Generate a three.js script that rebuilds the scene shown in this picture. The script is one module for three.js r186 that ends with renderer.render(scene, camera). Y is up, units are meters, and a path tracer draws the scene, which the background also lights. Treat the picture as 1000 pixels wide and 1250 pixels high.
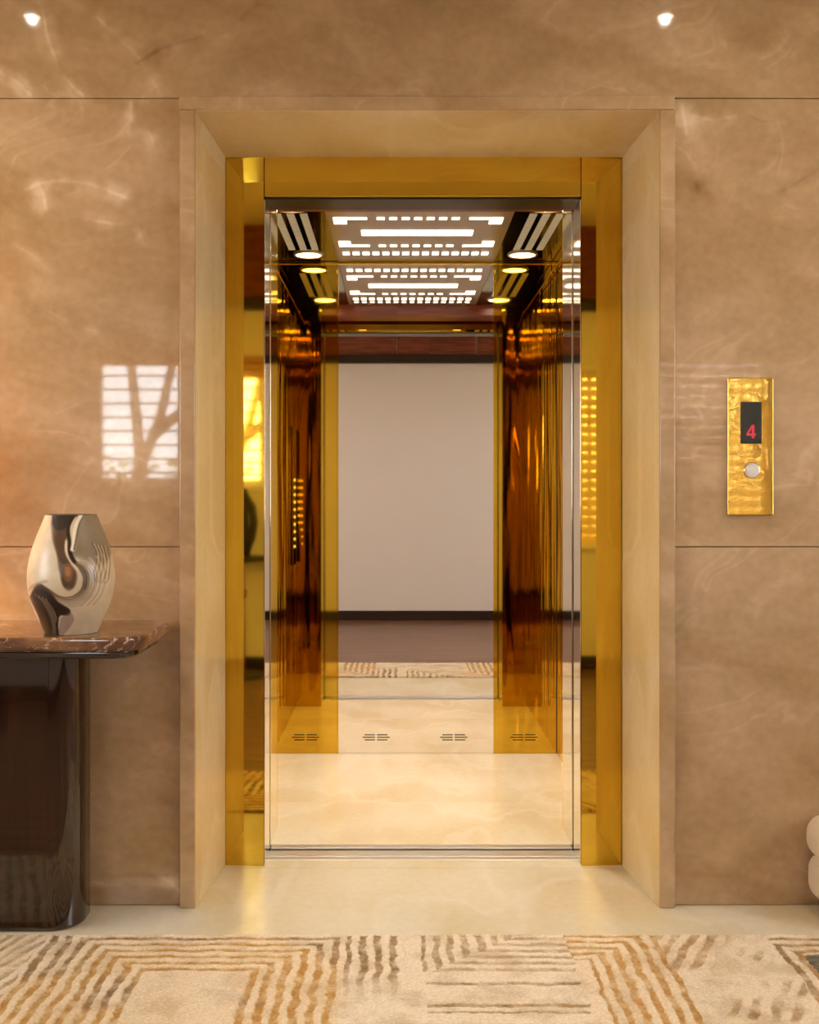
import * as THREE from 'three';
import { RoundedBoxGeometry } from 'three/addons/geometries/RoundedBoxGeometry.js';
import { mergeGeometries } from 'three/addons/utils/BufferGeometryUtils.js';
import { RectAreaLightUniformsLib } from 'three/addons/lights/RectAreaLightUniformsLib.js';
import { createNoise3D } from 'simplex-noise';

// ------------------------------------------------------------------ camera, sky, exposure
const scene = new THREE.Scene();
const EYE = 1.1757, F = 1369;
const camera = new THREE.PerspectiveCamera(2 * Math.atan(625 / F) * 180 / Math.PI, 1000 / 1250, 0.02, 80);
camera.position.set(0, EYE, 0);
camera.lookAt(0, EYE, -1);
camera.setViewOffset(1000, 1250, 15, 20, 1000, 1250);        // a shifted lens: verticals stay vertical
scene.background = new THREE.Color().setRGB(0.93, 0.97, 1.0);
scene.backgroundIntensity = 18;
const renderer = new THREE.WebGLRenderer({ antialias: true });
renderer.toneMapping = THREE.LinearToneMapping;
renderer.toneMappingExposure = 0.86;
renderer.shadowMap.enabled = true;
RectAreaLightUniformsLib.init();
const CD_LOBBY = 5.5, CD_CABIN = 3.6, CD_LAMP = 1.7;
const WARM = new THREE.Color().setRGB(1.0, 0.89, 0.74), CABIN_LIGHT = new THREE.Color().setRGB(1.0, 0.96, 0.90);

// ------------------------------------------------------------------ helpers
const lin = (r, g, b) => new THREE.Color().setRGB(r, g, b);
const rgb = (r, g, b) => new THREE.Color(`rgb(${r},${g},${b})`);
let seed = 7;
const rnd = () => { seed = (seed + 0x6d2b79f5) | 0; let t = Math.imul(seed ^ (seed >>> 15), 1 | seed); t = (t + Math.imul(t ^ (t >>> 7), 61 | t)) ^ t; return ((t ^ (t >>> 14)) >>> 0) / 4294967296; };
const n3 = createNoise3D(rnd);
const fbm = (x, y, z, o = 4) => { let s = 0, a = 0.5; for (let i = 0; i < o; i++) { s += a * n3(x, y, z); x *= 2.03; y *= 2.03; z += 7.1; a *= 0.5; } return s; };
const sm = (a, b, x) => { const t = Math.min(1, Math.max(0, (x - a) / (b - a))); return t * t * (3 - 2 * t); };
const used = new Map();
const numbered = (n) => { const k = used.get(n) || 0; used.set(n, k + 1); return k ? n + '_' + String(k).padStart(3, '0') : n; };
const shade = (o) => { o.traverse((c) => { if (c.isMesh) { c.castShadow = true; c.receiveShadow = true; } }); return o; };
function thing(name, label, category, pos = [0, 0, 0], turn = 0, group) {
  const o = new THREE.Group(); o.name = numbered(name); o.position.set(...pos); o.rotation.y = turn;
  o.userData = { label, category }; if (group) o.userData.group = group; scene.add(o); return o;
}
function structure(name, label, category) { const o = new THREE.Group(); o.name = name; o.userData = { label, category, kind: 'structure' }; scene.add(o); return o; }
function part(name, geo, mat, parent, label) {
  const m = new THREE.Mesh(geo, mat); m.name = name; m.castShadow = m.receiveShadow = true; if (label) m.userData.label = label; parent.add(m); return m;
}
function box(x0, x1, y0, y1, z0, z1, r = 0) {
  const w = x1 - x0, h = y1 - y0, d = z1 - z0;
  const g = r ? new RoundedBoxGeometry(w, h, d, 2, Math.min(r, w / 2.1, h / 2.1, d / 2.1)) : new THREE.BoxGeometry(w, h, d);
  return g.translate((x0 + x1) / 2, (y0 + y1) / 2, (z0 + z1) / 2);
}
const merge = (list) => mergeGeometries(list.map((g) => (g.index ? g.toNonIndexed() : g)));
// uv from two object axes, in metres
function planar(g, a, b, sa = 1, sb = 1, oa = 0, ob = 0) {
  const p = g.attributes.position, uv = new Float32Array(p.count * 2);
  for (let i = 0; i < p.count; i++) { uv[2 * i] = (p.getComponent(i, a) - oa) / sa; uv[2 * i + 1] = (p.getComponent(i, b) - ob) / sb; }
  g.setAttribute('uv', new THREE.BufferAttribute(uv, 2)); return g;
}
// a solid with eight free corners: lower ring a b c d, upper ring e f g h
function hexa(v) {
  const q = [[0, 1, 2, 3], [7, 6, 5, 4], [0, 4, 5, 1], [1, 5, 6, 2], [2, 6, 7, 3], [3, 7, 4, 0]], pos = [];
  const c = v.reduce((s, p) => s.map((x, i) => x + p[i] / 8), [0, 0, 0]);
  for (const [a, b, d, e] of q) {
    const A = new THREE.Vector3(...v[a]), B = new THREE.Vector3(...v[b]), D = new THREE.Vector3(...v[d]), E = new THREE.Vector3(...v[e]);
    const n = B.clone().sub(A).cross(D.clone().sub(A)), out = A.clone().add(D).multiplyScalar(0.5).sub(new THREE.Vector3(...c));
    const t = n.dot(out) > 0 ? [A, B, D, A, D, E] : [A, D, B, A, E, D];
    for (const w of t) pos.push(w.x, w.y, w.z);
  }
  const g = new THREE.BufferGeometry(); g.setAttribute('position', new THREE.Float32BufferAttribute(pos, 3)); g.computeVertexNormals(); return g;
}
function dataTex(w, h, fn, srgb = true, repeat = true) {
  const d = new Uint8Array(w * h * 4);
  for (let y = 0; y < h; y++) for (let x = 0; x < w; x++) { const c = fn((x + 0.5) / w, (y + 0.5) / h), i = (y * w + x) * 4; d[i] = Math.max(0, Math.min(255, c[0])); d[i + 1] = Math.max(0, Math.min(255, c[1])); d[i + 2] = Math.max(0, Math.min(255, c[2])); d[i + 3] = 255; }
  const t = new THREE.DataTexture(d, w, h); t.magFilter = THREE.LinearFilter; t.minFilter = THREE.LinearMipmapLinearFilter; t.generateMipmaps = true;
  t.wrapS = t.wrapT = repeat ? THREE.RepeatWrapping : THREE.ClampToEdgeWrapping; if (srgb) t.colorSpace = THREE.SRGBColorSpace; t.needsUpdate = true; return t;
}
const mix3 = (a, b, t) => a.map((x, i) => x + (b[i] - x) * t);

// ------------------------------------------------------------------ marble of the landing wall: clouds by noise, veins drawn where the slabs show them
const WX0 = -3.2, WW = 6.4, WH = 3.0;
const vw = 2048, vh = 960;
const veinCanvas = document.createElement('canvas'); veinCanvas.width = vw; veinCanvas.height = vh;
{
  const c = veinCanvas.getContext('2d'); c.fillStyle = 'rgb(128,128,128)'; c.fillRect(0, 0, vw, vh); c.lineCap = 'round'; c.lineJoin = 'round';
  const W = ([px, py]) => [(((px - 485) * 3.219 / F) - WX0) / WW * vw, (1 - (EYE + (605 - py) * 3.219 / F) / WH) * vh];
  const vein = (pts, w0, light, a0) => {
    const w = w0 * 2.3, a = a0 * 0.55;
    const cv = new THREE.CatmullRomCurve3(pts.map((p) => { const q = W(p); return new THREE.Vector3(q[0], q[1], 0); })).getPoints(pts.length * 9);
    for (let pass = -3; pass < 4; pass++) {
      const al = pass < 0 ? 0.05 : 0.05 + 0.10 * pass; c.strokeStyle = light ? `rgba(255,255,255,${a * al})` : `rgba(0,0,0,${a * al})`;
      for (let i = 1; i < cv.length; i++) { c.lineWidth = Math.max(0.7, w * (pass < 0 ? 2 - pass * 1.6 : (3.4 - pass) / 2.2) * (0.6 + 0.6 * Math.abs(n3(i * 0.23, w, pass * 0.1)))); c.beginPath(); c.moveTo(cv[i - 1].x + n3(i, w, 1) * 0.5, cv[i - 1].y + n3(i, w, 5) * 0.5); c.lineTo(cv[i].x, cv[i].y); c.stroke(); }
    }
  };
  vein([[30, -40], [52, 15], [58, 45], [70, 78], [84, 100], [102, 117]], 2.0, 1, 0.55);
  vein([[-40, 70], [0, 88], [18, 98], [38, 117]], 1.8, 1, 0.6);
  vein([[118, 20], [140, 42], [165, 66], [182, 92], [197, 117]], 1.7, 1, 0.32);
  vein([[166, 78], [196, 60], [235, 48], [280, 30], [315, 5]], 2.4, 0, 0.4);
  vein([[715, -20], [742, 0], [764, 15], [776, 45], [781, 90]], 1.4, 1, 0.22);
  vein([[30, 232], [58, 222], [108, 224], [140, 236], [158, 243]], 2.2, 1, 0.5);
  vein([[46, 222], [54, 240], [58, 257], [98, 266], [132, 272], [168, 275]], 2.0, 1, 0.5);
  vein([[168, 275], [171, 286], [177, 300]], 1.5, 1, 0.45);
  vein([[60, 222], [90, 216], [130, 206], [160, 178]], 1.6, 1, 0.25);
  vein([[160, 124], [160, 142], [156, 160]], 2.0, 1, 0.5);
  vein([[176, 150], [186, 170], [192, 196]], 1.7, 1, 0.35);
  vein([[20, 300], [40, 312], [60, 330]], 1.2, 1, 0.3);
  vein([[60, 380], [95, 398], [120, 404]], 1.4, 1, 0.35);
  vein([[832, 128], [836, 148], [838, 165]], 2.4, 1, 0.4);
  vein([[845, 140], [870, 146], [900, 141]], 1.6, 1, 0.35);
  vein([[905, 135], [925, 146], [948, 150]], 1.6, 0, 0.28);
  vein([[948, 140], [956, 180], [950, 215]], 1.6, 1, 0.25);
  vein([[850, 222], [853, 240], [850, 256]], 2.2, 0, 0.3);
  vein([[945, 236], [962, 230], [990, 212], [1030, 190]], 1.5, 0, 0.3);
  vein([[196, 1072], [208, 1077], [221, 1090]], 1.8, 1, 0.45);
  vein([[105, 1074], [130, 1080], [160, 1078], [205, 1078]], 1.2, 1, 0.3);
  vein([[-20, 690], [20, 700], [60, 690], [150, 720], [215, 735]], 1.3, 1, 0.2);
  vein([[840, 760], [880, 800], [930, 820], [1010, 880]], 1.3, 0, 0.18);
  for (let k = 0; k < 16; k++) {   // more of the same away from there
    let x = -700 + rnd() * 2300, y = -120 + rnd() * 1250; const p = [[x, y]], dir = rnd() * 6.28;
    for (let i = 0; i < 5; i++) { x += Math.cos(dir + (rnd() - 0.5)) * (14 + rnd() * 26); y += Math.sin(dir + (rnd() - 0.5)) * (10 + rnd() * 20); p.push([x, y]); }
    vein(p, 0.9 + rnd() * 0.9, 1, 0.08 + rnd() * 0.10);
  }
}
const veinPix = veinCanvas.getContext('2d').getImageData(0, 0, vw, vh).data;
const wallTex = dataTex(2048, 960, (u, v) => {
  const X = u * WW + WX0, Y = v * WH, wx = fbm(X * 1.1, Y * 1.6, 3, 3) * 0.7, wy = fbm(X * 1.1 + 9, Y * 1.6, 8, 3) * 0.5;
  let cloud = fbm(X * 0.9 + wx, Y * 1.7 + wy, 1.5, 5), band = fbm(X * 0.8 + wy * 1.4, Y * 3.2 + X * 1.1, 12.2, 4), fine = fbm(X * 24, Y * 27, 4.4, 3), mid = fbm(X * 3.2 + wy, Y * 4.2 + wx, 21, 4), wisp = Math.abs(fbm(X * 1.5 + wx * 1.3, Y * 2.2 - X * 0.9 + wy, 31, 4));
  let c = mix3([171, 138, 100], [184, 151, 114], sm(-0.45, 0.45, cloud)).map((x) => x + mid * 13);
  c = mix3(c, [216, 186, 154], 0.32 * sm(0.07, 0, wisp) * sm(-0.1, 0.4, cloud + 0.4 * mid));
  c = mix3(c, [158, 122, 82], 0.5 * sm(0.05, 0.55, band)); c = mix3(c, [204, 171, 136], 0.35 * sm(0.1, 0.6, -band));
  const k = Math.min(1.5, Math.max(0.1, 0.75 + 2.0 * fbm(X * 7, Y * 7, 41, 3))) * (veinPix[(Math.min(vh - 1, Math.floor((1 - v) * vh)) * vw + Math.min(vw - 1, Math.floor(u * vw))) * 4] / 255 - 0.502);
  c = k > 0 ? mix3(c, [236, 212, 184], k * 1.9) : mix3(c, [112, 78, 46], -k * 1.7);
  return c.map((x) => x + fine * 8);
}, true, false);
const M = {};
M.wall = new THREE.MeshPhysicalMaterial({ map: wallTex, roughness: 0.035, ior: 1.55, specularIntensity: 1 });
const creamTex = dataTex(1024, 1024, (u, v) => {
  const a = u * Math.PI * 2, X = Math.cos(a) * 0.5, Z = Math.sin(a) * 0.5, b = fbm(X * 1.5 + v * 0.3, Z * 1.5, v * 5, 4), w = Math.abs(fbm(X * 1.2 + 3, Z * 1.2, v * 3.4 + b * 0.6, 4));
  let c = mix3([240, 226, 196], [230, 211, 172], sm(-0.4, 0.5, b)); c = mix3(c, [250, 242, 222], 0.35 * sm(0.16, 0.0, w));
  return c.map((x) => x + fbm(X * 20, Z * 20, v * 60, 2) * 5);
});
M.cream = new THREE.MeshPhysicalMaterial({ map: creamTex, color: rgb(236, 236, 236), roughness: 0.22, ior: 1.5 });
M.cabinFloor = new THREE.MeshPhysicalMaterial({ map: creamTex, roughness: 0.12, ior: 1.5 });
M.gold = new THREE.MeshStandardMaterial({ color: lin(0.70, 0.44, 0.045), metalness: 1, roughness: 0.035 });
M.champagne = new THREE.MeshStandardMaterial({ color: lin(0.86, 0.76, 0.56), metalness: 1, roughness: 0.06 });
M.mirror = new THREE.MeshStandardMaterial({ color: lin(0.90, 0.86, 0.82), metalness: 1, roughness: 0.012 });
M.steel = new THREE.MeshStandardMaterial({ color: lin(0.86, 0.82, 0.74), metalness: 1, roughness: 0.38 });
M.black = new THREE.MeshStandardMaterial({ color: lin(0.012, 0.010, 0.008), roughness: 0.5 });
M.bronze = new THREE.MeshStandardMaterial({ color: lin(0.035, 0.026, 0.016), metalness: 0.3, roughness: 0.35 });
M.ceilSteel = new THREE.MeshStandardMaterial({ color: lin(0.45, 0.39, 0.33), metalness: 0.6, roughness: 0.3 });
M.ceilDark = new THREE.MeshStandardMaterial({ color: lin(0.20, 0.18, 0.10), metalness: 1, roughness: 0.08 });
M.plaster = new THREE.MeshStandardMaterial({ color: rgb(243, 236, 228), roughness: 0.85 });
M.ceiling = new THREE.MeshStandardMaterial({ color: rgb(240, 226, 204), roughness: 0.85 });
const woodTex = (a, b, s) => dataTex(512, 512, (u, v) => { const g = fbm(u * 3, v * 40, s, 4), r = fbm(u * 2 + g * 0.3, v * 9, s + 3, 3); return mix3(a, b, sm(-0.5, 0.5, g * 0.6 + r * 0.7)); });
const plankTex = woodTex([92, 56, 36], [134, 88, 60], 2);
M.plank = new THREE.MeshPhysicalMaterial({ map: plankTex, roughness: 0.3 });
M.mahogany = new THREE.MeshPhysicalMaterial({ map: woodTex([104, 48, 34], [140, 74, 54], 9), roughness: 0.3 });
M.darkWood = new THREE.MeshStandardMaterial({ color: rgb(44, 30, 22), roughness: 0.4 });
M.slot = new THREE.MeshStandardMaterial({ color: lin(0.9, 0.9, 0.9), emissive: lin(1, 0.92, 0.76), emissiveIntensity: 3.2, roughness: 0.5 });
M.stripLight = new THREE.MeshStandardMaterial({ color: lin(0.34, 0.33, 0.28), emissive: lin(1, 0.93, 0.72), emissiveIntensity: 0.16, roughness: 0.5 });
M.lens = new THREE.MeshStandardMaterial({ color: lin(0.9, 0.9, 0.9), emissive: lin(1, 0.88, 0.66), emissiveIntensity: 24, roughness: 0.4 });
M.lobbyLens = new THREE.MeshStandardMaterial({ color: lin(0.9, 0.9, 0.9), emissive: lin(1, 0.82, 0.58), emissiveIntensity: 22, roughness: 0.4 });
M.shaft = new THREE.MeshStandardMaterial({ color: lin(0.34, 0.33, 0.31), roughness: 0.9 });
M.joint = new THREE.MeshStandardMaterial({ color: rgb(176, 136, 104), roughness: 0.8 });

// ------------------------------------------------------------------ sizes
const ZW = -3.219, ZG = -3.56, OX0 = -0.424, OX1 = 0.585, OH = 2.125;      // wall face, gold face, door opening
const PX0 = -0.576, PX1 = 0.748, PH = 2.274, GX0 = -0.546, GX1 = 0.715, GH = 2.2497; // portal at the wall face and at the gold frame
const CX0 = -0.566, CX1 = 0.727, CZ0 = -3.97, CZ1 = -5.11, CH = 2.24, CX = (CX0 + CX1) / 2, CZ = (CZ0 + CZ1) / 2;
const RX = 3.0, RZ = 0.37, RH = 3.0, ZM = -2.55;

// ------------------------------------------------------------------ floor
{
  const f = structure('floor', 'polished cream marble floor turning to brown planks', 'floor');
  part('marble_slab', planar(box(-RX, RX, -0.06, 0, ZG + 0.02, ZM), 0, 2, 2.4, 2.4, 0.3, 0.2), M.cream, f, 'polished cream marble slab');
  part('threshold_slab', planar(box(-0.62, 0.79, -0.06, 0, -3.615, ZG + 0.0185), 0, 2, 2.4, 2.4, 0.3, 0.2), M.cream, f, 'polished cream threshold slab');
  const n = 24, w = (RZ - ZM) / n;
  for (let i = 0; i < n; i++) {
    const g = box(-RX, RX, -0.05, -0.001, ZM + i * w + 0.0012, ZM + (i + 1) * w - 0.0012, 0.002);
    part('plank', planar(g, 0, 2, 1.6, 0.5, i * 0.37, i * 0.071), M.plank, f);
  }
  part('subfloor', box(-RX, RX, -0.12, -0.061, ZG + 0.02, RZ), M.shaft, f);
}
// ------------------------------------------------------------------ front wall: slabs with open joints on a backing
{
  const w = structure('wall_front', 'polished beige marble wall round the elevator portal', 'wall');
  const yJ = 1.028, yT = 2.316, j = 0.0009, zb = -3.245;
  const slab = (x0, x1, y0, y1) => part('slab', planar(box(x0 + j, x1 - j, y0 + j, y1 - j, zb, ZW, 0.0025), 0, 1, WW, WH, WX0, 0), M.wall, w);
  const L = -0.623, R = 0.792;
  slab(-2.05, L, 0, yJ); slab(-2.05, L, yJ, yT); slab(-RX, -2.05, 0, yJ); slab(-RX, -2.05, yJ, yT);
  slab(R, 2.2, 0, yJ); slab(R, 2.2, yJ, yT); slab(2.2, RX, 0, yJ); slab(2.2, RX, yJ, yT);
  slab(-RX, RX, yT, RH);
  part('backing', merge([box(-RX, -0.605, 0, RH, ZG - 0.1, zb - 0.0005), box(0.777, RX, 0, RH, ZG - 0.1, zb - 0.0005), box(-0.605, 0.777, 2.305, RH, ZG - 0.1, zb - 0.0005)]), M.joint, w);
}
{ // portal: raised architrave and splayed lining
  const t = structure('trim_1', 'marble architrave and splayed polished lining of the elevator portal', 'portal');
  const z1 = ZW + 0.026, z0 = -3.244, a = 0.0445, r = 0.004;
  part('architrave', planar(box(PX0 - a, PX0, 0, PH + 0.0005, z0, z1, r), 0, 1, WW, WH, WX0 - 0.9, 0), M.wall, t);
  part('architrave', planar(box(PX1, PX1 + a, 0, PH + 0.0005, z0, z1, r), 0, 1, WW, WH, WX0 + 0.5, 0), M.wall, t);
  part('architrave', planar(box(PX0 - a - 0.001, PX1 + a - 0.001, PH + 0.001, PH + 0.041, z0, z1, r), 0, 1, WW, WH, WX0, 0), M.wall, t);
  const zf = z1 - 0.006, zk = ZG - 0.002, o = 0.025;
  const lining = (v, ax) => part('lining', planar(hexa(v), ax[0], ax[1], 2.2, 2.2), M.lining, t);
  M.lining = new THREE.MeshPhysicalMaterial({ map: creamTex, color: rgb(240, 228, 206), roughness: 0.09, ior: 1.55 });
  lining([[PX0, 0, zf], [PX0 - o, 0, zf], [PX0 - o, 0, zk], [GX0, 0, zk], [PX0, PH, zf], [PX0 - o, PH, zf], [PX0 - o, PH, zk], [GX0, GH, zk]], [2, 1]);
  lining([[PX1, 0, zf], [PX1 + o, 0, zf], [PX1 + o, 0, zk], [GX1, 0, zk], [PX1, PH, zf], [PX1 + o, PH, zf], [PX1 + o, PH, zk], [GX1, GH, zk]], [2, 1]);
  lining([[PX0, PH, zf], [PX1, PH, zf], [GX1, GH, zk], [GX0, GH, zk], [PX0, PH + o, zf], [PX1, PH + o, zf], [GX1, PH + o, zk], [GX0, PH + o, zk]], [0, 2]);
}
// ------------------------------------------------------------------ the other walls, ceiling, shaft
const WIN = [[-1.86, -1.30], [1.14, 2.30]], WY0 = [1.24, 0.84], WY1 = 2.06, SY0 = 0.95, SY1 = 2.12, SZ0 = -2.15, SZ1 = -1.0;   // garden side, then the windows of the two side walls
{
  const put = (name, label, geo, mat) => { const m = part(name, geo, mat, scene); m.userData = { label, category: 'wall', kind: 'structure' }; return m; };
  const pierced = (x0, x1) => merge([box(x0, x1, -0.12, SY0, -3.66, RZ + 0.2), box(x0, x1, SY1, RH, -3.66, RZ + 0.2), box(x0, x1, SY0, SY1, -3.66, SZ0), box(x0, x1, SY0, SY1, SZ1, RZ + 0.2)]);
  put('wall_left', 'plain off-white side wall beyond the table lamp', pierced(-RX - 0.15, -RX), M.plaster);
  put('wall_right', 'plain off-white side wall beyond the bench', pierced(RX, RX + 0.15), M.plaster);
  const zs = [RZ, RZ + 0.2], g = [box(-RX, RX, WY1, RH, ...zs), box(-RX, WIN[0][0], -0.12, WY1, ...zs), box(WIN[0][0], WIN[0][1], -0.12, WY0[0], ...zs), box(WIN[0][1], WIN[1][0], -0.12, WY1, ...zs), box(WIN[1][0], WIN[1][1], -0.12, WY0[1], ...zs), box(WIN[1][1], RX, -0.12, WY1, ...zs)];
  put('wall_back', 'off-white plaster wall seen in the cabin mirror', merge(g), M.plaster);
  const c = put('ceiling', 'warm cream lobby ceiling with recessed downlights', box(-RX - 0.15, RX + 0.15, RH, RH + 0.15, -3.66, RZ + 0.2), M.ceiling); c.userData.category = 'ceiling';
  const b = structure('baseboard_back', 'dark brown wooden skirting board below the off-white wall', 'baseboard');
  part('board', box(-RX, RX, 0, 0.09, RZ - 0.02, RZ - 0.0005, 0.004), M.darkWood, b);
  const fr = structure('trim_2', 'mahogany frieze with a dark rail above the off-white wall', 'frieze');
  for (let i = 0; i < 8; i++) part('panel', planar(box(-RX + i * 0.75 + 0.006, -RX + (i + 1) * 0.75 - 0.006, 2.501, RH - 0.002, RZ - 0.03, RZ - 0.0005, 0.004), 0, 1, 0.9, 0.5, i * 0.3), M.mahogany, fr);
  part('rail', box(-RX + 0.001, RX - 0.001, 2.42, 2.50, RZ - 0.07, RZ - 0.0005, 0.006), M.darkWood, fr);
  const s = structure('wall_shaft', 'bare concrete walls of the elevator shaft around the cabin', 'shaft');
  part('shaft_wall', box(-1.25, -1.15, -0.3, 2.8, -5.5, -3.661), M.shaft, s); part('shaft_wall', box(1.31, 1.41, -0.3, 2.8, -5.5, -3.661), M.shaft, s);
  part('shaft_wall', box(-1.25, 1.41, -0.3, 2.8, -5.6, -5.501), M.shaft, s); part('shaft_wall', box(-1.25, 1.41, 2.8, 2.9, -5.6, -3.661), M.shaft, s);
  part('shaft_wall', box(-1.25, 1.41, -0.4, -0.3, -5.6, -3.5), M.shaft, s); part('shaft_wall', box(-1.25, 1.41, -0.3, -0.121, -3.56, -3.5), M.shaft, s);
}
// ------------------------------------------------------------------ windows with glass, bars and blinds
const glass = new THREE.MeshPhysicalMaterial({ color: 0xffffff, transmission: 1, roughness: 0, thickness: 0, ior: 1.5 });
const blindMat = new THREE.MeshPhysicalMaterial({ color: rgb(226, 178, 130), roughness: 1, transmission: 0.35, thickness: 0 });
const slatMat = new THREE.MeshPhysicalMaterial({ color: rgb(240, 216, 172), roughness: 1, transmission: 0.22, thickness: 0 });
WIN.forEach(([x0, x1], k) => {
  const y0 = WY0[k];
  const w = structure('window_' + (k + 1), k ? 'wide window behind half-closed tilted timber slats' : 'garden window crossed by thin bars below a peach blind', 'window'), f = 0.045, z0 = RZ + 0.06, z1 = RZ + 0.12;
  part('frame', merge([box(x0, x0 + f, y0, WY1, z0, z1), box(x1 - f, x1, y0, WY1, z0, z1), box(x0 + f, x1 - f, y0, y0 + f, z0, z1), box(x0 + f, x1 - f, WY1 - f, WY1, z0, z1)]), M.plaster, w);
  part('pane', box(x0 + f, x1 - f, y0 + f, WY1 - f, z0 + 0.03, z0 + 0.034), glass, w);
  part('sill', box(x0 - 0.03, x1 + 0.03, y0 - 0.03, y0 - 0.0005, RZ - 0.05, RZ + 0.06, 0.006), M.plaster, w);
  if (!k) {
    for (let i = 0; i < 8; i++) part('bar', box(x0 + f, x1 - f, y0 + 0.07 + i * 0.085, y0 + 0.082 + i * 0.085, z0 + 0.004, z0 + 0.018), M.darkWood, w);
    for (let i = 0; i < 3; i++) part('blind_fold', box(x0 - 0.02, x1 + 0.02, 1.96 + i * 0.052, 2.01 + i * 0.052, RZ - 0.03 - 0.006 * (2 - i), RZ - 0.004, 0.006), blindMat, w);
  } else {
    for (let i = 0; i < 19; i++) { const g = new RoundedBoxGeometry(x1 - x0 - 0.03, 0.066, 0.006, 1, 0.002).rotateX(0.46).translate((x0 + x1) / 2, y0 + 0.035 + i * 0.0625, RZ + 0.03); part('slat', g, slatMat, w); }
    for (let i = 0; i < 17; i++) { const x = x0 + 0.06 + i * (x1 - x0 - 0.12) / 16; part('batten', box(x - 0.014, x + 0.014, y0 + f, WY1 - f, z0 + 0.006, z0 + 0.022), M.darkWood, w); }
  }
});
for (const k of [0, 1]) {                       // side windows: the even daylight on the marble
  const w = structure('window_' + (k + 3), k ? 'tall two-part window in the side wall beyond the bench' : 'tall two-part window in the side wall beyond the table lamp', 'window');
  const x0 = k ? RX + 0.05 : -RX - 0.10, x1 = x0 + 0.05, f = 0.05, zm = (SZ0 + SZ1) / 2;
  part('frame', merge([box(x0, x1, SY0, SY0 + f, SZ0, SZ1), box(x0, x1, SY1 - f, SY1, SZ0, SZ1), box(x0, x1, SY0 + f, SY1 - f, SZ0, SZ0 + f), box(x0, x1, SY0 + f, SY1 - f, SZ1 - f, SZ1), box(x0, x1, SY0 + f, SY1 - f, zm - f / 2, zm + f / 2)]), M.plaster, w);
  for (const [a, b] of [[SZ0 + f, zm - f / 2], [zm + f / 2, SZ1 - f]]) part('pane', box(x0 + 0.022, x0 + 0.026, SY0 + f, SY1 - f, a, b), glass, w);
}
// ------------------------------------------------------------------ gold elevator frame with sill
{
  const f = thing('elevator_entrance', 'mirror-polished gold frame lining the elevator doorway', 'door frame');
  const zb = -3.70, r = 0.003;
  const jamb = (xo, xi, tilt) => hexa([0, GH + 0.02].flatMap((y) => [[xo, y, ZG - tilt], [xi, y, ZG], [xi, y, zb], [xo, y, zb]]));   // faces turned a little outwards
  part('jamb', jamb(GX0 - 0.02, OX0, 0.0072), M.gold, f); part('jamb', jamb(GX1 + 0.02, OX1, 0.0098), M.gold, f);
  part('header', box(OX0 + 0.0015, OX1 - 0.0015, OH, GH + 0.02, zb, ZG, r), M.gold, f);
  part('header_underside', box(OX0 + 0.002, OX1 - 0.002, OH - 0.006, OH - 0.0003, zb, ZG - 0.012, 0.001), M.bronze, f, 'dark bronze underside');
  for (const s of [0, 1]) part('jamb_lining', s ? box(OX1 - 0.003, OX1 - 0.0003, 0.002, OH - 0.008, zb + 0.002, ZG - 0.008, 0.001) : box(OX0 + 0.0003, OX0 + 0.003, 0.002, OH - 0.008, zb + 0.002, ZG - 0.008, 0.001), M.champagne, f, 'pale polished metal return');
  const s = part('sill', box(OX0 - 0.01, OX1 + 0.01, -0.05, -0.012, -3.778, -3.6155), M.black, f, 'grooved polished metal sill');
  for (const [a, b] of [[-3.648, -3.617], [-3.712, -3.653], [-3.774, -3.738]]) part('sill_bar', box(OX0 + 0.002, OX1 - 0.002, -0.012, 0.001, a, b, 0.0015), M.steel, s);
}
// sliding door leaves, parked in the pockets on both sides
for (const s of [-1, 1]) {
  const d = thing('elevator_door', s < 0 ? 'retracted elevator door leaf edge on the console table side' : 'retracted elevator door leaf edge on the call panel side', 'elevator door');
  const e = s < 0 ? OX0 - 0.004 : OX1 + 0.004, far = e + s * 0.5;
  part('leaf', box(Math.min(e, far), Math.max(e, far), 0.004, 2.16, -3.745, -3.712, 0.002), M.champagne, d);
  part('edge_strip', s < 0 ? box(e, e + 0.003, 0.004, 2.12, -3.742, -3.715) : box(e - 0.003, e, 0.004, 2.12, -3.742, -3.715), M.black, d, 'black rubber edge');
}
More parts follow.
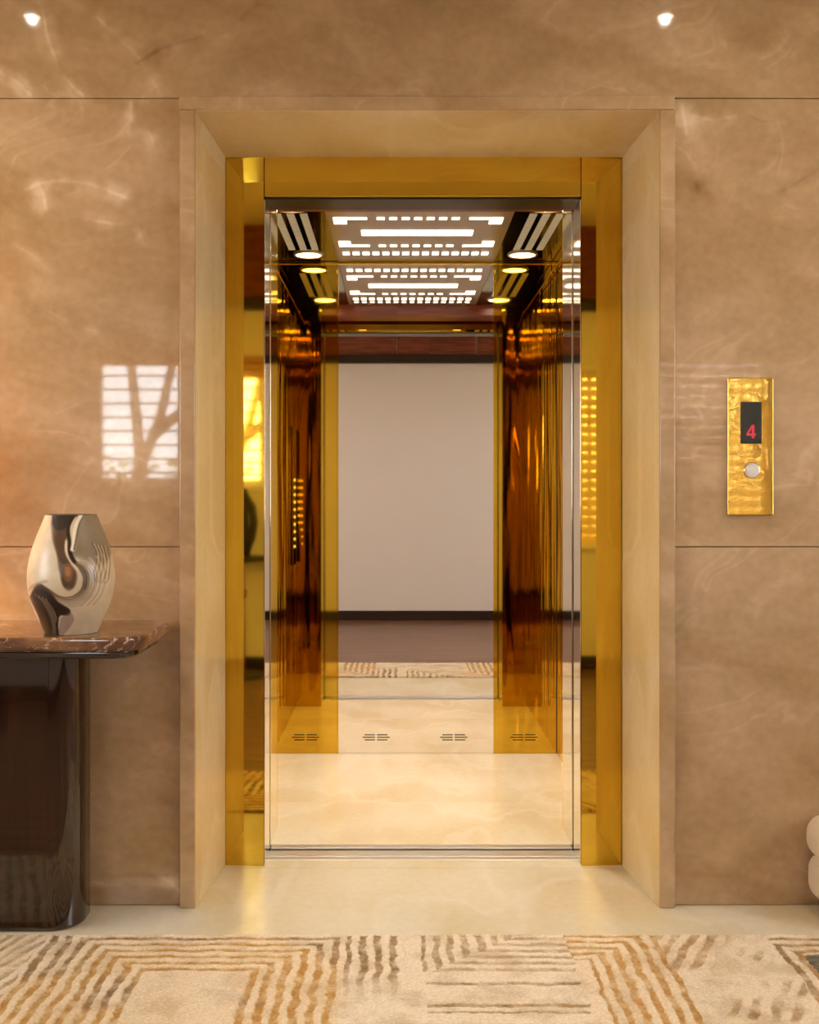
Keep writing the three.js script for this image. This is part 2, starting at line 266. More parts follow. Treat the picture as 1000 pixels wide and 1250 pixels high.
// ------------------------------------------------------------------ cabin
{
  const c = thing('elevator_cabin', 'open elevator cabin with gold panels, central mirror and lit ceiling', 'elevator cabin');
  const t = 0.03, zf = -3.76;
  part('cabin_floor', planar(box(CX0 - t, CX1 + t, -0.04, 0, CZ1 - t, -3.779), 0, 2, 2.4, 2.4, 0.9, 0.5), M.cabinFloor, c, 'polished cream marble cabin floor');
  part('shell', merge([box(CX0 - t, CX0 - 0.006, 0, CH + t, CZ1 - t, CZ0), box(CX1 + 0.006, CX1 + t, 0, CH + t, CZ1 - t, CZ0), box(CX0 - t, CX1 + t, 0, CH + t, CZ1 - t - 0.02, CZ1 - t), box(CX0 - t, CX1 + t, CH + 0.012, CH + t, CZ1 - t, CZ0)]), M.shaft, c, 'grey outer shell');
  // rolled gold sheets on the sides: never quite flat
  const ripple = (sgn) => {
    const D = CZ0 - CZ1, g = new THREE.PlaneGeometry(D, CH, 240, 90), p = g.attributes.position;
    for (let i = 0; i < p.count; i++) { const a = p.getX(i), y = p.getY(i); p.setZ(i, 0.0042 * fbm(a * 6.5, y * 0.6, sgn * 5, 2) + 0.0010 * n3(a * 19, y * 1.3, sgn * 9) + 0.00035 * n3(a * 42, y * 2.2, sgn * 3)); }
    g.computeVertexNormals();
    return g.rotateY(-sgn * Math.PI / 2).translate(sgn < 0 ? CX0 : CX1, CH / 2, CZ);
  };
  part('side_panel', ripple(-1), M.gold, c, 'rippled mirror gold side panel'); part('side_panel', ripple(1), M.gold, c, 'rippled mirror gold side panel');
  // back wall: gold, mirror, gold
  const m0 = -0.269, m1 = 0.440;
  const bg = [[CX0 + 0.002, m0 - 0.004], [m1 + 0.004, CX1 - 0.002]].map(([a, b]) => part('back_panel', box(a, b, 0.001, CH - 0.002, CZ1 - t + 0.001, CZ1, 0.001), M.gold, c, 'mirror gold back panel'));
  const mir = part('back_mirror', box(m0, m1, 0.001, CH - 0.002, CZ1 - t + 0.001, CZ1, 0.001), M.mirror, c, 'silver mirror');
  for (const x of [m0 - 0.002, m1 + 0.002]) part('mirror_trim', box(x - 0.0035, x + 0.0035, 0.001, CH - 0.002, CZ1 - 0.002, CZ1 + 0.003, 0.001), M.gold, c);
  const slots = (x, host) => { for (const [dy, w] of [[0.0115, 0.048], [0, 0.058], [-0.0115, 0.048]]) for (const s of [-1, 1]) part('vent_slot', box(x + s * (w / 2 + 0.004) - w / 2, x + s * (w / 2 + 0.004) + w / 2, 0.0745 + dy - 0.0022, 0.0745 + dy + 0.0022, CZ1 - 0.001, CZ1 + 0.0008), M.black, host); };
  slots(CX - 0.498, bg[0]); slots(CX + 0.498, bg[1]); slots(CX - 0.177, mir); slots(CX + 0.177, mir);
  // front returns and transom
  const ret = [[CX0 - t, OX0], [OX1, CX1 + t]].map(([a, b]) => part('front_return', box(a, b, 0.001, CH, CZ0 + 0.003, zf, 0.002), M.champagne, c, 'pale polished front return'));
  for (const [a, b, k] of [[CX0, OX0, 3], [OX1, CX1, 4]]) { const g = new THREE.PlaneGeometry(b - a, CH, 24, 90), p = g.attributes.position; for (let i = 0; i < p.count; i++) p.setZ(i, 0.002 * fbm(p.getX(i) * 11, p.getY(i) * 0.8, k * 3, 2)); g.computeVertexNormals(); part('return_panel', g.rotateY(Math.PI).translate((a + b) / 2, CH / 2, CZ0), M.gold, c, 'rippled gold inner return'); }
  part('transom', planar(box(OX0 + 0.001, OX1 - 0.001, 2.18, CH + 0.03, CZ0, zf, 0.002), 0, 1, 0.9, 0.5), M.mahogany, c);
  // ceiling: dark mirror bands beside a satin centre panel, all lights real plates
  const ceil = part('ceiling_panel', box(m0, m1, CH, CH + 0.01, CZ1, CZ0, 0.001), M.ceilSteel, c, 'satin steel ceiling panel with lit slots');
  for (const [a, b] of [[CX0, m0 - 0.001], [m1 + 0.001, CX1]]) {
    const band = part('ceiling_band', box(a, b, CH, CH + 0.01, CZ1, CZ0, 0.001), M.ceilDark, c, 'dark mirrored ceiling band');
    const s = a < 0 ? -1 : 1;
    for (const dx of [0.435, 0.485, 0.535]) {
      const cells = []; for (let i = 0; i < 12; i++) cells.push(box(CX + s * dx - 0.014, CX + s * dx + 0.014, CH - 0.003, CH, CZ - 0.31 + i * 0.052, CZ - 0.31 + i * 0.052 + 0.047));
      part('light_strip', merge(cells), M.stripLight, band);
    }
  }
  const plate = (x, z, w, d) => part('light_slot', box(CX + x - w / 2, CX + x + w / 2, CH - 0.003, CH, CZ + z - d / 2, CZ + z + d / 2), M.slot, ceil);
  for (const s of [-1, 1]) {
    for (let i = -7; i <= 7; i++) plate(i * 0.0435, s * 0.385, 0.029, 0.05);
    if (s > 0) for (let i = -7; i <= 7; i++) plate(i * 0.0435, 0.485, 0.024, 0.03);
    for (let i = -3; i <= 3; i++) plate(i * 0.048, s * 0.235, 0.030, 0.026);
    for (const e of [-1, 1]) { plate(e * 0.262, s * 0.235, 0.13, 0.024); plate(e * 0.302, s * 0.188, 0.05, 0.07); }
  }
  for (let i = -2.5; i <= 2.5; i++) plate(i * 0.0755, 0, 0.0735, 0.085);
  const bar = new THREE.RectAreaLight(CABIN_LIGHT, 3, 0.45, 0.085); bar.name = 'cabin_bar_light'; bar.position.set(CX, CH - 0.006, CZ); bar.rotation.x = -Math.PI / 2; c.add(bar);
  part('ceiling_trim', box(CX0, CX1, CH - 0.012, CH - 0.001, CZ1 + 0.001, CZ1 + 0.012, 0.002), M.gold, c);
  for (const [x0, x1] of [[CX0 + 0.002, CX0 + 0.024], [CX1 - 0.024, CX1 - 0.002]]) part('ceiling_trim', box(x0, x1, CH - 0.05, CH - 0.001, CZ1 + 0.013, CZ0 - 0.001, 0.004), M.gold, c);
  for (const sx of [-1, 1]) for (const sz of [-1, 1]) {
    const x = CX + sx * 0.4715, z = CZ + sz * 0.405;
    const ring = part('spotlight', new THREE.TorusGeometry(0.060, 0.006, 10, 40).rotateX(Math.PI / 2).translate(x, CH - 0.002, z), M.steel, c);
    part('lens', new THREE.CylinderGeometry(0.057, 0.057, 0.004, 36).translate(x, CH - 0.002, z), M.lens, ring, 'glowing lens');
    const l = new THREE.SpotLight(CABIN_LIGHT, CD_CABIN, 0, 1.25, 0.8); l.name = 'cabin_spot'; l.position.set(x, CH - 0.012, z); l.target.position.set(x, 0, z); l.castShadow = true; l.shadow.radius = 2; c.add(l, l.target);
  }
  // button column on the side panel, seen in the gold as a string of dots
  const cop = part('control_panel', box(CX0 + 0.003, CX0 + 0.010, 0.80, 1.55, -4.22, -4.06, 0.003), M.gold, c, 'gold control panel with lit buttons');
  const btn = new THREE.MeshStandardMaterial({ color: lin(0.9, 0.9, 0.9), emissive: lin(1, 0.97, 0.9), emissiveIntensity: 2.2 });
  for (let i = 0; i < 10; i++) part('button', new THREE.CylinderGeometry(0.007, 0.007, 0.004, 16).rotateZ(Math.PI / 2).translate(CX0 + 0.0115, 0.90 + i * 0.04, -4.14), btn, cop);
}
// ------------------------------------------------------------------ call panel on the wall
{
  const w = 0.131, h = 0.393, p = thing('call_panel', 'gold elevator call panel with dark display and silver button', 'call panel', [1.0115, 1.316, ZW + 0.0005]);
  const g = new THREE.PlaneGeometry(w - 0.004, h - 0.004, 30, 60), a = g.attributes.position;
  for (let i = 0; i < a.count; i++) { const x = a.getX(i), y = a.getY(i), e = sm(0, 0.012, Math.min(w / 2 - 0.002 - Math.abs(x), h / 2 - 0.002 - Math.abs(y))); a.setZ(i, 0.0098 + e * (0.00022 * n3(x * 14 + 3, y * 9, 2) + 0.00005 * n3(x * 40, y * 26, 7))); }
  g.computeVertexNormals();
  const paleGold = new THREE.MeshStandardMaterial({ color: lin(0.80, 0.56, 0.14), metalness: 1, roughness: 0.05 });
  part('plate', box(-w / 2, w / 2, -h / 2, h / 2, 0, 0.0098, 0.002), paleGold, p);
  const face = part('face_sheet', g, paleGold, p, 'wavy mirror gold face');
  const cv = document.createElement('canvas'); cv.width = 128; cv.height = 256; const c = cv.getContext('2d'); c.fillStyle = '#000'; c.fillRect(0, 0, 128, 256);
  c.fillStyle = 'rgb(255,40,70)'; c.font = 'bold 118px sans-serif'; c.textAlign = 'center'; c.fillText('4', 64, 226);   // the lit floor sign
  const tx = new THREE.CanvasTexture(cv); tx.colorSpace = THREE.SRGBColorSpace;
  const dm = new THREE.MeshPhysicalMaterial({ color: lin(0.016, 0.018, 0.014), roughness: 0.12, emissive: lin(1, 1, 1), emissiveMap: tx, emissiveIntensity: 0.8 });
  part('display', box(-0.029, 0.031, 0.008, 0.128, 0.0095, 0.0125, 0.001), M.black, p);
  part('display_screen', new THREE.PlaneGeometry(0.056, 0.116).translate(0.001, 0.068, 0.0128), dm, p, 'dark display with a red floor sign');
  const b = part('button', new THREE.CylinderGeometry(0.020, 0.021, 0.008, 40).rotateX(Math.PI / 2).translate(0.003, -0.068, 0.0125), M.steel, p, 'round silver call button');
  part('button_ring', new THREE.TorusGeometry(0.021, 0.0022, 10, 44).translate(0.003, -0.068, 0.0118), M.champagne, p);
  part('button_cap', new THREE.CylinderGeometry(0.0165, 0.0175, 0.002, 40).rotateX(Math.PI / 2).translate(0.003, -0.068, 0.0172), new THREE.MeshStandardMaterial({ color: lin(0.78, 0.76, 0.72), metalness: 0.4, roughness: 0.35 }), b);
}
// ------------------------------------------------------------------ console table
const TX = -1.18, TZ0 = -3.205, TZ1 = -2.80, TY = 0.82;
function roundedRect(w, d, r) { const s = new THREE.Shape(), x = -w / 2, y = -d / 2; s.moveTo(x + r, y); s.lineTo(x + w - r, y); s.absarc(x + w - r, y + r, r, -Math.PI / 2, 0); s.lineTo(x + w, y + d - r); s.absarc(x + w - r, y + d - r, r, 0, Math.PI / 2); s.lineTo(x + r, y + d); s.absarc(x + r, y + d - r, r, Math.PI / 2, Math.PI); s.lineTo(x, y + r); s.absarc(x + r, y + r, r, Math.PI, Math.PI * 1.5); return s; }
function slabGeo(w, d, r, h, bev) { return new THREE.ExtrudeGeometry(roundedRect(w - 2 * bev, d - 2 * bev, r - bev), { depth: h - 2 * bev, bevelEnabled: true, bevelThickness: bev, bevelSize: bev, bevelSegments: 4, curveSegments: 24 }).rotateX(-Math.PI / 2).translate(0, bev, 0); }
{
  const zc = (TZ0 + TZ1) / 2, d = TZ1 - TZ0, t = thing('console_table', 'dark brown console table with marble top under the vase', 'table', [TX, 0, zc]);
  const skewV = (g) => { const p = g.attributes.position, uv = g.attributes.uv; for (let i = 0; i < p.count; i++) uv.setXY(i, (p.getX(i) + p.getY(i) * 0.6) / 1.1, (p.getZ(i) + p.getY(i) * 1.3) / 0.55); return g; };
  const topTex = dataTex(1024, 512, (u, v) => {
    const X = u * 3, Y = v * 1.5, w = fbm(X * 2, Y * 3, 2, 4), k = Math.abs(fbm(X * 2.2 + w, Y * 3.4 + w, 6, 4)), k2 = Math.abs(fbm(X * 5 + w, Y * 6, 16, 3));
    let c = mix3([136, 96, 64], [92, 60, 40], sm(-0.4, 0.4, w)); c = mix3(c, [232, 204, 170], 0.85 * sm(0.035, 0.0, k)); return mix3(c, [190, 150, 116], 0.5 * sm(0.03, 0.0, k2));
  });
  const marble = new THREE.MeshPhysicalMaterial({ map: topTex, roughness: 0.08 });
  const lacq = new THREE.MeshPhysicalMaterial({ map: woodTex([36, 20, 10], [58, 35, 18], 21), roughness: 0.06, clearcoat: 0.6, clearcoatRoughness: 0.03 });
  part('top', skewV(slabGeo(1.078, d, 0.085, 0.036, 0.008).translate(0, TY - 0.036, 0)), marble, t, 'brown marble top with pale veins');
  part('apron', planar(slabGeo(1.078 - 0.05, d - 0.05, 0.07, 0.020, 0.005).translate(0, TY - 0.0565, 0), 0, 1, 0.8, 0.4), lacq, t, 'dark lacquered underside');
  const leg = slabGeo(0.64, 0.20, 0.085, TY - 0.057, 0.012).translate(0, 0, -0.1145);
  part('pedestal', planar(leg, 1, 0, 1.2, 0.5), lacq, t, 'glossy dark lacquered pedestal');
}
// ------------------------------------------------------------------ vase
{
  const H = 0.305;
  const rad = (t) => 0.066 + 0.0443 * Math.pow(Math.max(0, Math.sin(Math.PI * Math.pow(t, 0.92))), 1.1);
  const S = 1024, cv = document.createElement('canvas'); cv.width = cv.height = S; const c = cv.getContext('2d');
  c.fillStyle = 'rgb(212,196,170)'; c.fillRect(0, 0, S, S); c.lineCap = 'round';
  const V = ([x, y]) => { const t = Math.min(1, Math.max(0, (1065 - y) / 930)), s = Math.max(-0.999, Math.min(0.999, (x - 445) / (rad(t) * 469 * 6.58))); return [(0.5 + Math.asin(s) / (2 * Math.PI)) * S, (1 - t) * S]; };
  const curve = (pts) => new THREE.CatmullRomCurve3(pts.map((p) => new THREE.Vector3(p[0], p[1], 0))).getPoints(pts.length * 12).map((p) => V([p.x, p.y]));
  const fill = (pts, col, closed = true) => { const q = curve(closed ? [...pts, pts[0]] : pts); c.fillStyle = col; c.beginPath(); q.forEach((p, i) => (i ? c.lineTo(...p) : c.moveTo(...p))); c.fill(); };
  const line = (pts, w, col) => { const q = curve(pts); c.strokeStyle = col; c.lineWidth = w; c.beginPath(); q.forEach((p, i) => (i ? c.lineTo(...p) : c.moveTo(...p))); c.stroke(); };
  // mauve-grey field on the shoulder
  for (let k = 0; k < 14; k++) { const a = 0.13, d = k * 3.2; fill([[520 - d, 130], [670 + d, 120], [715 + d, 300], [735 + d, 420], [680, 500 + d], [600, 480 + d], [520 - d * 0.6, 430 + d], [465 - d * 0.3, 400 + d]], `rgba(138,120,104,${a})`); }
  // brown tongue from the lip
  for (let k = 0; k < 12; k++) { const d = k * 4; fill([[300 + d, 110], [480 - d * 0.4, 110], [452 - d * 0.3, 190], [420, 260], [400, 400], [470 - d * 0.4, 520], [495 - d * 0.4, 600], [470 - d * 0.4, 690], [430, 715 - d], [390 + d * 0.3, 680], [352 + d * 0.3, 560], [330 + d * 0.4, 420], [300 + d * 0.7, 320], [288 + d, 200]], `rgba(${112 - k * 2},${84 - k * 2},${52 - k},0.2)`); }
  fill([[375, 510], [450, 500], [462, 560], [440, 640], [410, 640], [385, 580]], 'rgba(170,118,70,0.6)'); fill([[395, 530], [430, 525], [436, 590], [408, 600]], 'rgba(206,164,116,0.45)');
  fill([[300, 130], [470, 130], [430, 180], [400, 240], [340, 250], [305, 210]], 'rgba(48,36,26,0.7)');
  line([[410, 330], [408, 380], [424, 440], [450, 490], [490, 545]], 15, 'rgb(222,206,180)');
  line([[484, 120], [440, 180], [424, 250], [428, 340], [444, 430], [474, 490], [530, 530], [562, 585], [566, 640], [545, 700]], 16, 'rgb(44,28,18)');
  line([[528, 120], [492, 190], [474, 290], [462, 400]], 24, 'rgb(232,222,204)'); line([[545, 130], [508, 200], [486, 300], [474, 400]], 6, 'rgb(92,76,60)');
  // rings swirling round the tongue
  for (let k = 0; k < 12; k++) { const d = k * 12; line([[474 + d * 0.45, 500 - d * 0.15], [520 + d * 0.75, 548 - d * 0.2], [546 + d * 0.8, 625 - d * 0.05], [524 + d * 0.72, 708 + d * 0.3], [462 + d * 0.3, 756 + d * 0.62], [392, 762 + d * 0.56], [330 - d * 0.2, 738 + d * 0.36], [282 - d * 0.25, 704 + d * 0.22], [220 - d * 0.2, 668 + d * 0.2]], [8, 5, 10, 6, 8, 7, 7, 6, 6, 5, 5, 5][k], k % 2 ? `rgba(238,226,204,${0.9 - k * 0.04})` : `rgba(84,60,38,${0.85 - k * 0.055})`); }
  for (let k = 0; k < 9; k++) line([[600 + k * 15, 350 + k * 4], [636 + k * 13, 420 + k * 8], [640 + k * 12, 500 + k * 10], [618 + k * 12, 590 + k * 9], [640 + k * 6, 660]], 6, k % 2 ? 'rgba(228,214,190,0.75)' : 'rgba(92,72,52,0.6)');
  for (let k = 0; k < 6; k++) line([[560 + k * 26, 470 - k * 6], [620 + k * 18, 530], [640 + k * 16, 640], [590 + k * 20, 760], [520 + k * 24, 830]], 11, k % 2 ? 'rgba(214,196,166,0.5)' : 'rgba(164,140,110,0.4)');
  // dark lobe at the foot
  for (let k = 0; k < 10; k++) { const d = k * 3; fill([[150 - d, 770], [200, 710 - d * 2], [280 + d * 0.5, 745 - d], [350, 805 - d * 0.4], [440, 862], [430, 900], [360, 900 + d * 0.4], [345, 980], [345, 1080], [250, 1080], [200, 930]], 'rgba(52,36,24,0.26)'); }
  for (let k = 0; k < 9; k++) line([[160 + k * 14, 740 + k * 5], [220 + k * 12, 790 + k * 7], [270 + k * 9, 870 + k * 8], [300 + k * 4, 970], [305 + k * 4, 1075]], 9, k % 2 ? 'rgba(196,166,130,0.95)' : 'rgba(20,13,8,0.85)');
  fill([[365, 925], [440, 880], [466, 930], [430, 1010], [375, 1070], [352, 1060], [355, 980]], 'rgba(150,132,116,0.6)');
  line([[250, 640], [200, 660], [150, 690], [120, 720]], 26, 'rgba(150,120,80,0.35)');
  // the far side carries the same swirls
  const img = c.getImageData(S * 0.25, 0, S * 0.5, S); c.putImageData(img, S * 0.75, 0); c.putImageData(img, -S * 0.25, 0);
  const raw = c.getImageData(0, 0, S, S).data;                 // the glaze has run: soft, slightly wandering edges
  const tx = dataTex(S, S, (u, v) => {
    const dx = 5 * fbm(u * 8, v * 4, 2, 2), dy = 5 * fbm(u * 8, v * 4, 8, 2), o = [0, 0, 0];
    for (let k = 0; k < 12; k++) { const a = k * 2.4, r = 1.6 * Math.sqrt(k), x = (Math.round(u * S + dx + Math.cos(a) * r) + S) % S, y = Math.max(0, Math.min(S - 1, Math.round((1 - v) * S + dy + Math.sin(a) * r * 1.4))), i = (y * S + x) * 4; o[0] += raw[i] / 12; o[1] += raw[i + 1] / 12; o[2] += raw[i + 2] / 12; }
    const m = fbm(u * 9, v * 5, 4, 3); return o.map((q, i) => 255 * Math.pow(q / 255, 1.3) * 1.06 + m * [10, 12, 14][i]);
  });
  const pts = []; for (let i = 0; i <= 60; i++) pts.push(new THREE.Vector2(rad(i / 60), (i / 60) * H));
  const v = thing('vase', 'cream ceramic vase with dark swirling brown marbling on the console table', 'vase', [-0.848, TY + 0.0008, -2.917], Math.PI + 0.28);
  part('body', new THREE.LatheGeometry(pts, 96), new THREE.MeshPhysicalMaterial({ map: tx, roughness: 0.34, clearcoat: 0.12, clearcoatRoughness: 0.2, side: THREE.DoubleSide }), v);
  const inner = [[rad(1), H], [rad(1) - 0.002, H + 0.0015], [rad(1) - 0.006, H], [rad(0.82) - 0.008, 0.82 * H], [rad(0.47) - 0.008, 0.47 * H], [rad(0.1) - 0.008, 0.1 * H], [0.0001, 0.03]].map((p) => new THREE.Vector2(...p));
  part('lip', new THREE.LatheGeometry(inner, 96), new THREE.MeshStandardMaterial({ color: rgb(96, 74, 54), roughness: 0.4, side: THREE.DoubleSide }), v, 'brown inner lip');
  part('foot', new THREE.CylinderGeometry(0.066, 0.066, 0.003, 64).translate(0, 0.0015, 0), new THREE.MeshStandardMaterial({ color: rgb(150, 130, 104), roughness: 0.7 }), v);
}
// ------------------------------------------------------------------ table lamp on the same table, just outside the frame: the warm glow on the wall and the vase's shadow
{
  const l = thing('table_lamp', 'lit table lamp with fabric shade on the console table', 'lamp', [-1.46, TY + 0.0005, -3.02]);
  const brass = M.champagne;
  part('base', new THREE.LatheGeometry([[0.0001, 0], [0.075, 0], [0.075, 0.012], [0.02, 0.02], [0.014, 0.06], [0.03, 0.12], [0.032, 0.18], [0.012, 0.24], [0.009, 0.36], [0.0001, 0.36]].map((p) => new THREE.Vector2(...p)), 48), brass, l);
  part('shade', new THREE.CylinderGeometry(0.10, 0.145, 0.24, 48, 1, true).translate(0, 0.42, 0), new THREE.MeshPhysicalMaterial({ color: rgb(238, 214, 176), roughness: 1, transmission: 0.4, thickness: 0, side: THREE.DoubleSide }), l, 'cream fabric shade');
  part('bulb', new THREE.SphereGeometry(0.03, 24, 16).translate(0, 0.42, 0), new THREE.MeshStandardMaterial({ emissive: lin(1, 0.7, 0.4), emissiveIntensity: 12 }), l);
  const p = new THREE.PointLight(lin(1, 0.66, 0.33), CD_LAMP); p.name = 'lamp_bulb'; p.position.set(0, 0.42, 0); p.castShadow = true; p.shadow.radius = 1.5; l.add(p);
}
// ------------------------------------------------------------------ downlights in the lobby ceiling
[[-1.39, 'recessed ceiling downlight above the console table'], [1.02, 'recessed ceiling downlight above the call panel']].forEach(([x, label]) => {
  const z = -2.17, d = thing('ceiling_downlight', label, 'downlight', [x, RH, z], 0, 'lobby downlights');
  part('rim', new THREE.LatheGeometry([[0.034, -0.0005], [0.036, -0.006], [0.046, -0.004], [0.048, -0.0005]].map((p) => new THREE.Vector2(...p)), 40), M.plaster, d);
  part('lens', new THREE.CylinderGeometry(0.03, 0.03, 0.002, 36).translate(0, -0.0015, 0), M.lobbyLens, d, 'glowing lens');
  const s = new THREE.SpotLight(WARM, CD_LOBBY, 0, 1.36, 0.9); s.name = 'lobby_spot'; s.position.set(0, -0.012, 0); s.target.position.set(0, -3, 0); s.castShadow = true; s.shadow.radius = 0.6; d.add(s, s.target);
});
// ------------------------------------------------------------------ rug: carved stripes as relief, dyed gold and brown
{
  const X0 = -1.75, X1 = 1.95, Z0 = -2.982, Z1 = -2.40, W = X1 - X0, D = Z1 - Z0, P = 0.0385;
  // returns [stripe 0..1, gold 0..1, grey 0..1]
  const stripe = (d, seedv) => { const t = ((d / P) % 1 + 1) % 1; return sm(0.30, 0.16, Math.abs(t - 0.5)) ; };
  const pattern = (X, Z) => {
    const wob = 0.006 * n3(X * 9, Z * 9, 1) + 0.003 * n3(X * 30, Z * 30, 4), x = X + wob, z = Z + 0.004 * n3(X * 11, Z * 7, 9);
    if (x < -0.92) { const d = Math.max(-(x + 1.2) , (x + 1.2)) + z * 0.6; return [stripe(x + z * 0.35, 1) * 0.6, 0.3, 0]; }
    if (x < -0.13) { const d = Math.max(Math.abs(x + 0.49) - 0.12, -2.735 - z); return [d > 0 ? stripe(d, 2) : 0, sm(-0.1, 0.25, z + 2.9 + 0.3 * n3(X * 3, Z * 3, 3)), 0]; }
    if (x < 0.02) return [stripe(x - 0.01, 3) * sm(-2.55, -2.8, z), 0.1, 0.5];
    if (x < 0.44) { const d = Math.max(0.30 - x, -2.72 - z) ; const e = Math.min(x - 0.07, 0.0); if (z < -2.74) { const q = (x - 0.08) - (-(z + 2.98)) * -1 * 0; const m = (0.26 - (x - 0.08)) * 0.9 - (z + 2.98); return m > 0 ? [x > 0.06 ? stripe(x - 0.08, 4) * 0.75 : 0, 0.12, 0.4] : [stripe(z, 4) * 0.55, 0.15, 0.4]; } return [x > 0.07 && ((z + 2.70) % 0.13 + 0.13) % 0.13 < 0.05 ? stripe(z, 5) * 0.8 : 0, 0.15, 0.3]; }
    if (x < 0.68) { const d = Math.max(x - 0.45 - (z + 2.98) * 0.1, -2.80 - z); const dd = Math.max((x - 0.50), -2.83 - z); return [dd > -0.02 ? stripe(dd, 6) : 0, 0.85, 0]; }
    if (x < 0.97) return [stripe(x * 0.8 + 0.4 * z, 8) * 0.75 * sm(-0.2, 0.4, n3(X * 5, Z * 5, 2)), 0.4, 0.1];
    const g = x > 1.03 && z > -2.84; const d = Math.max(1.04 - x, -2.845 - z);
    return g ? [0, 0, 1] : [d > 0 ? stripe(d, 9) : 0, 0.3, 0];
  };
  const TW = 2048, TH = 384;
  const tex = dataTex(TW, TH, (u, v) => {
    const X = X0 + u * W, Z = Z1 - v * D, [s, gold, grey] = pattern(X, Z), mott = fbm(X * 7, Z * 7, 3, 4), fine = fbm(X * 90, Z * 140, 5, 2);
    let c = mix3([226, 208, 182], [204, 182, 152], sm(-0.2, 0.55, mott)); c = mix3(c, [218, 180, 122], 0.25 * gold);
    if (grey > 0.9) return mix3([128, 116, 98], [88, 80, 66], sm(-0.3, 0.4, fbm(X * 12, Z * 26, 8, 3))).map((k) => k + fine * 22);
    const dye = mix3([138, 108, 72], [180, 132, 66], sm(-0.3, 0.4, gold - 0.4 + 0.6 * fbm(X * 5, Z * 5, 13, 3)));
    c = mix3(c, dye, Math.min(1, Math.max(0, s * (0.74 + 0.8 * fbm(X * 16, Z * 16, 17, 3)))));
    return c.map((k) => k + fine * 26);
  }, true, false);
  const nx = 740, nz = 150, g = new THREE.PlaneGeometry(W, D, nx, nz).rotateX(-Math.PI / 2), p = g.attributes.position;
  for (let i = 0; i < p.count; i++) {
    const x = p.getX(i), z = p.getZ(i), X = x + (X0 + X1) / 2, Z = z + (Z0 + Z1) / 2, e = Math.min(W / 2 - Math.abs(x), D / 2 - Math.abs(z)), s = pattern(X, Z)[0];
    const y = 0.013 + 0.0016 * fbm(X * 60, Z * 60, 2, 2) + 0.0015 * n3(X * 8, Z * 8, 6) - s * 0.0045;
    p.setY(i, e < 1e-6 ? 0.001 : y * sm(-0.006, 0.010, e)); if (e < 1e-6) p.setZ(i, z + 0.004 * n3(X * 70, 1, 3) * Math.sign(z));
  }
  g.computeVertexNormals();
  const r = thing('rug', 'cream rug with carved gold and brown striped squares', 'rug', [(X0 + X1) / 2, 0, (Z0 + Z1) / 2]);
  const fin = dataTex(512, 512, (u, v) => { const k = 128 + 120 * fbm(u * 60, v * 60, 2, 3); return [k, k, k]; }, false);
  fin.repeat.set(6, 1);
  part('pile', g, new THREE.MeshPhysicalMaterial({ map: tex, bumpMap: fin, bumpScale: 0.002, roughness: 0.95, sheen: 0.3, sheenColor: lin(1, 0.95, 0.85), sheenRoughness: 0.5 }), r);
  part('rug_backing', box(-W / 2 + 0.006, W / 2 - 0.006, 0.0005, 0.004, -D / 2 + 0.006, D / 2 - 0.006), new THREE.MeshStandardMaterial({ color: rgb(190, 166, 132), roughness: 1 }), r);
}
// ------------------------------------------------------------------ low upholstered bench that peeks in at the side
{
  const b = thing('upholstered_bench', 'low cream upholstered bench with rounded corner against the marble wall', 'bench', [1.530, 0, -3.103]);
  const fab = new THREE.MeshPhysicalMaterial({ color: rgb(214, 190, 158), roughness: 0.9, sheen: 0.4, sheenColor: lin(1, 0.94, 0.85) });
  part('cushion', new RoundedBoxGeometry(0.75, 0.125, 0.215, 6, 0.055).translate(0, 0.215, 0), fab, b);
  part('base', new RoundedBoxGeometry(0.74, 0.135, 0.205, 6, 0.05).translate(0, 0.105, 0), fab, b);
  for (const x of [-0.29, 0.29]) for (const z of [-0.07, 0.07]) part('leg', new THREE.CylinderGeometry(0.018, 0.014, 0.05, 20).translate(x, 0.025, z), M.darkWood, b);
}
// ------------------------------------------------------------------ behind the camera: side table with dark vase by the window, garden beyond
{
  const t = thing('side_table', 'small dark side table below the garden window', 'side table', [-1.40, 0, 0.12]);
  part('top', new THREE.CylinderGeometry(0.2, 0.2, 0.03, 48).translate(0, 0.765, 0), M.darkWood, t);
  part('stem', new THREE.CylinderGeometry(0.03, 0.03, 0.73, 24).translate(0, 0.385, 0), M.mahogany, t);
  part('foot', new THREE.CylinderGeometry(0.16, 0.17, 0.02, 48).translate(0, 0.01, 0), M.darkWood, t);
  const v = thing('dark_vase', 'rounded black vase standing on the small side table', 'vase', [-1.40, 0.7805, 0.12]);
  part('body', new THREE.LatheGeometry([[0.0001, 0], [0.06, 0], [0.065, 0.02], [0.1, 0.12], [0.115, 0.22], [0.1, 0.33], [0.05, 0.41], [0.04, 0.44], [0.036, 0.44], [0.045, 0.40], [0.0001, 0.3]].map((p) => new THREE.Vector2(...p)), 48), new THREE.MeshStandardMaterial({ color: rgb(26, 20, 16), roughness: 0.3 }), v);
}
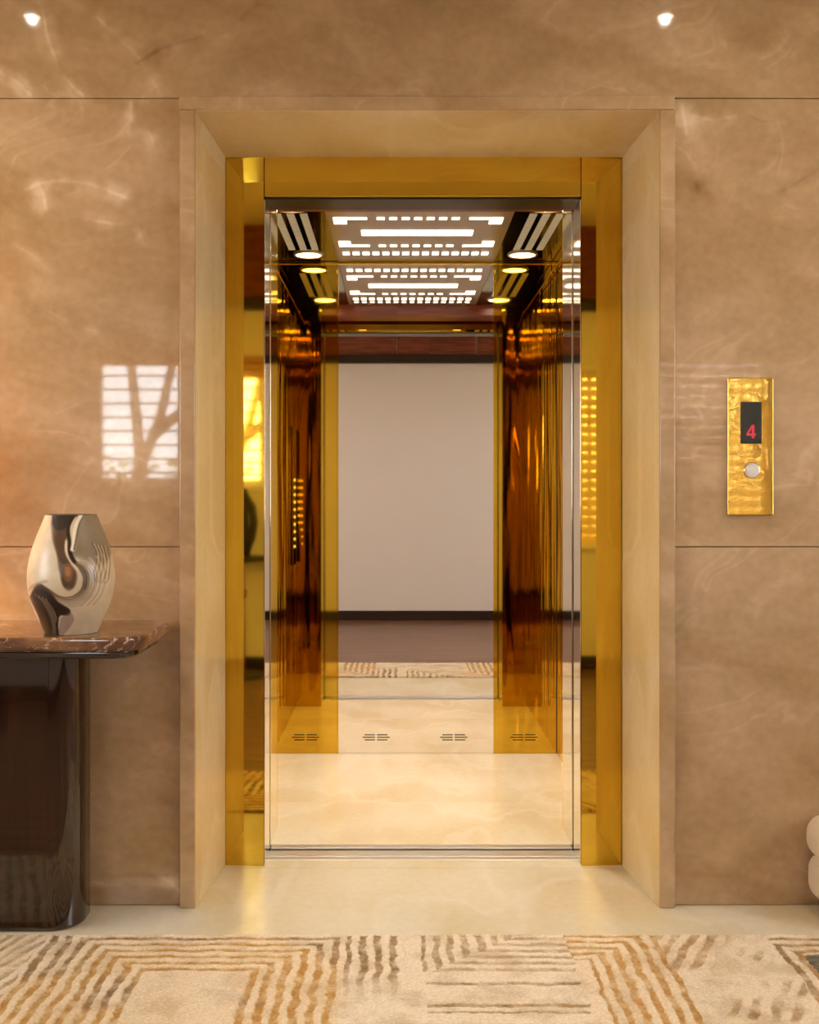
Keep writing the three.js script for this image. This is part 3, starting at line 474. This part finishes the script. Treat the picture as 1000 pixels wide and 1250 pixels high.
{
  const gr = part('garden_ground', merge([box(-9, 9, -0.3, -0.1, 0.6, 14), box(-9, -3.2, -0.3, -0.1, -6, 0.6), box(3.2, 9, -0.3, -0.1, -6, 0.6)]), new THREE.MeshStandardMaterial({ color: rgb(150, 146, 104), roughness: 1 }), scene);
  gr.userData = { label: 'garden ground outside the windows', category: 'ground', kind: 'structure' };
  const bark = new THREE.MeshStandardMaterial({ color: rgb(120, 96, 76), roughness: 0.9 }), leaf = new THREE.MeshPhysicalMaterial({ color: rgb(150, 150, 84), roughness: 0.9, side: THREE.DoubleSide, transmission: 0.35, thickness: 0 });
  const tube = (pts, r0, r1) => { const c = new THREE.CatmullRomCurve3(pts.map((p) => new THREE.Vector3(...p))), g = new THREE.TubeGeometry(c, 24, 1, 10), p = g.attributes.position, v = new THREE.Vector3(), q = new THREE.Vector3(); for (let i = 0; i <= 24; i++) { c.getPointAt(i / 24, q); const r = r0 + (r1 - r0) * i / 24; for (let k = 0; k <= 10; k++) { v.fromBufferAttribute(p, i * 11 + k).sub(q).multiplyScalar(r).add(q); p.setXYZ(i * 11 + k, v.x, v.y, v.z); } } return g; };
  const t = thing('garden_tree', 'forked bare-limbed tree outside the garden window', 'tree', [-1.95, -0.1, 2.0]);
  part('trunk', tube([[0, 0, 0], [-0.03, 0.9, 0], [0.02, 1.5, 0]], 0.075, 0.06), bark, t);
  for (const b of [[[0.02, 1.45, 0], [-0.02, 1.9, 0.02], [-0.1, 2.5, 0.1], [-0.14, 3.2, 0]], [[0.02, 1.5, 0], [0.16, 1.85, 0], [0.22, 2.2, 0.1], [0.4, 2.7, 0]], [[0.1, 1.72, 0], [0.4, 2.0, 0.1], [0.8, 2.5, 0.2]]]) part('branch', tube(b, 0.045, 0.02), bark, t);
  const lv = [];
  for (let i = 0; i < 900; i++) { const a = rnd() * 6.28, e = Math.acos(2 * rnd() - 1), r = 0.85 * Math.cbrt(rnd()); const g = new THREE.PlaneGeometry(0.07, 0.035).rotateX(rnd() * 3).rotateY(rnd() * 6).translate(0.3 + r * Math.sin(e) * Math.cos(a), 3.0 + r * 0.6 * Math.cos(e), r * Math.sin(e) * Math.sin(a)); lv.push(g); }
  const cr = part('foliage', merge(lv), leaf, t); cr.userData.kind = 'stuff';
  const h = thing('garden_hedge', 'low sunlit hedge beyond the forked tree', 'hedge', [-1.3, -0.1, 4.2]);
  const hl = []; for (let i = 0; i < 2200; i++) hl.push(new THREE.PlaneGeometry(0.1, 0.05).rotateX(rnd() * 3).rotateY(rnd() * 6).translate((rnd() - 0.5) * 5, 0.1 + rnd() * (1.5 + 0.3 * n3(i, 1, 1)), (rnd() - 0.5) * 0.5));
  const hf = part('foliage', merge(hl), leaf, h); hf.userData.kind = 'stuff';
}
scene.traverse((o) => { if (o.isMesh) { o.castShadow = true; o.receiveShadow = true; } });
renderer.render(scene, camera);
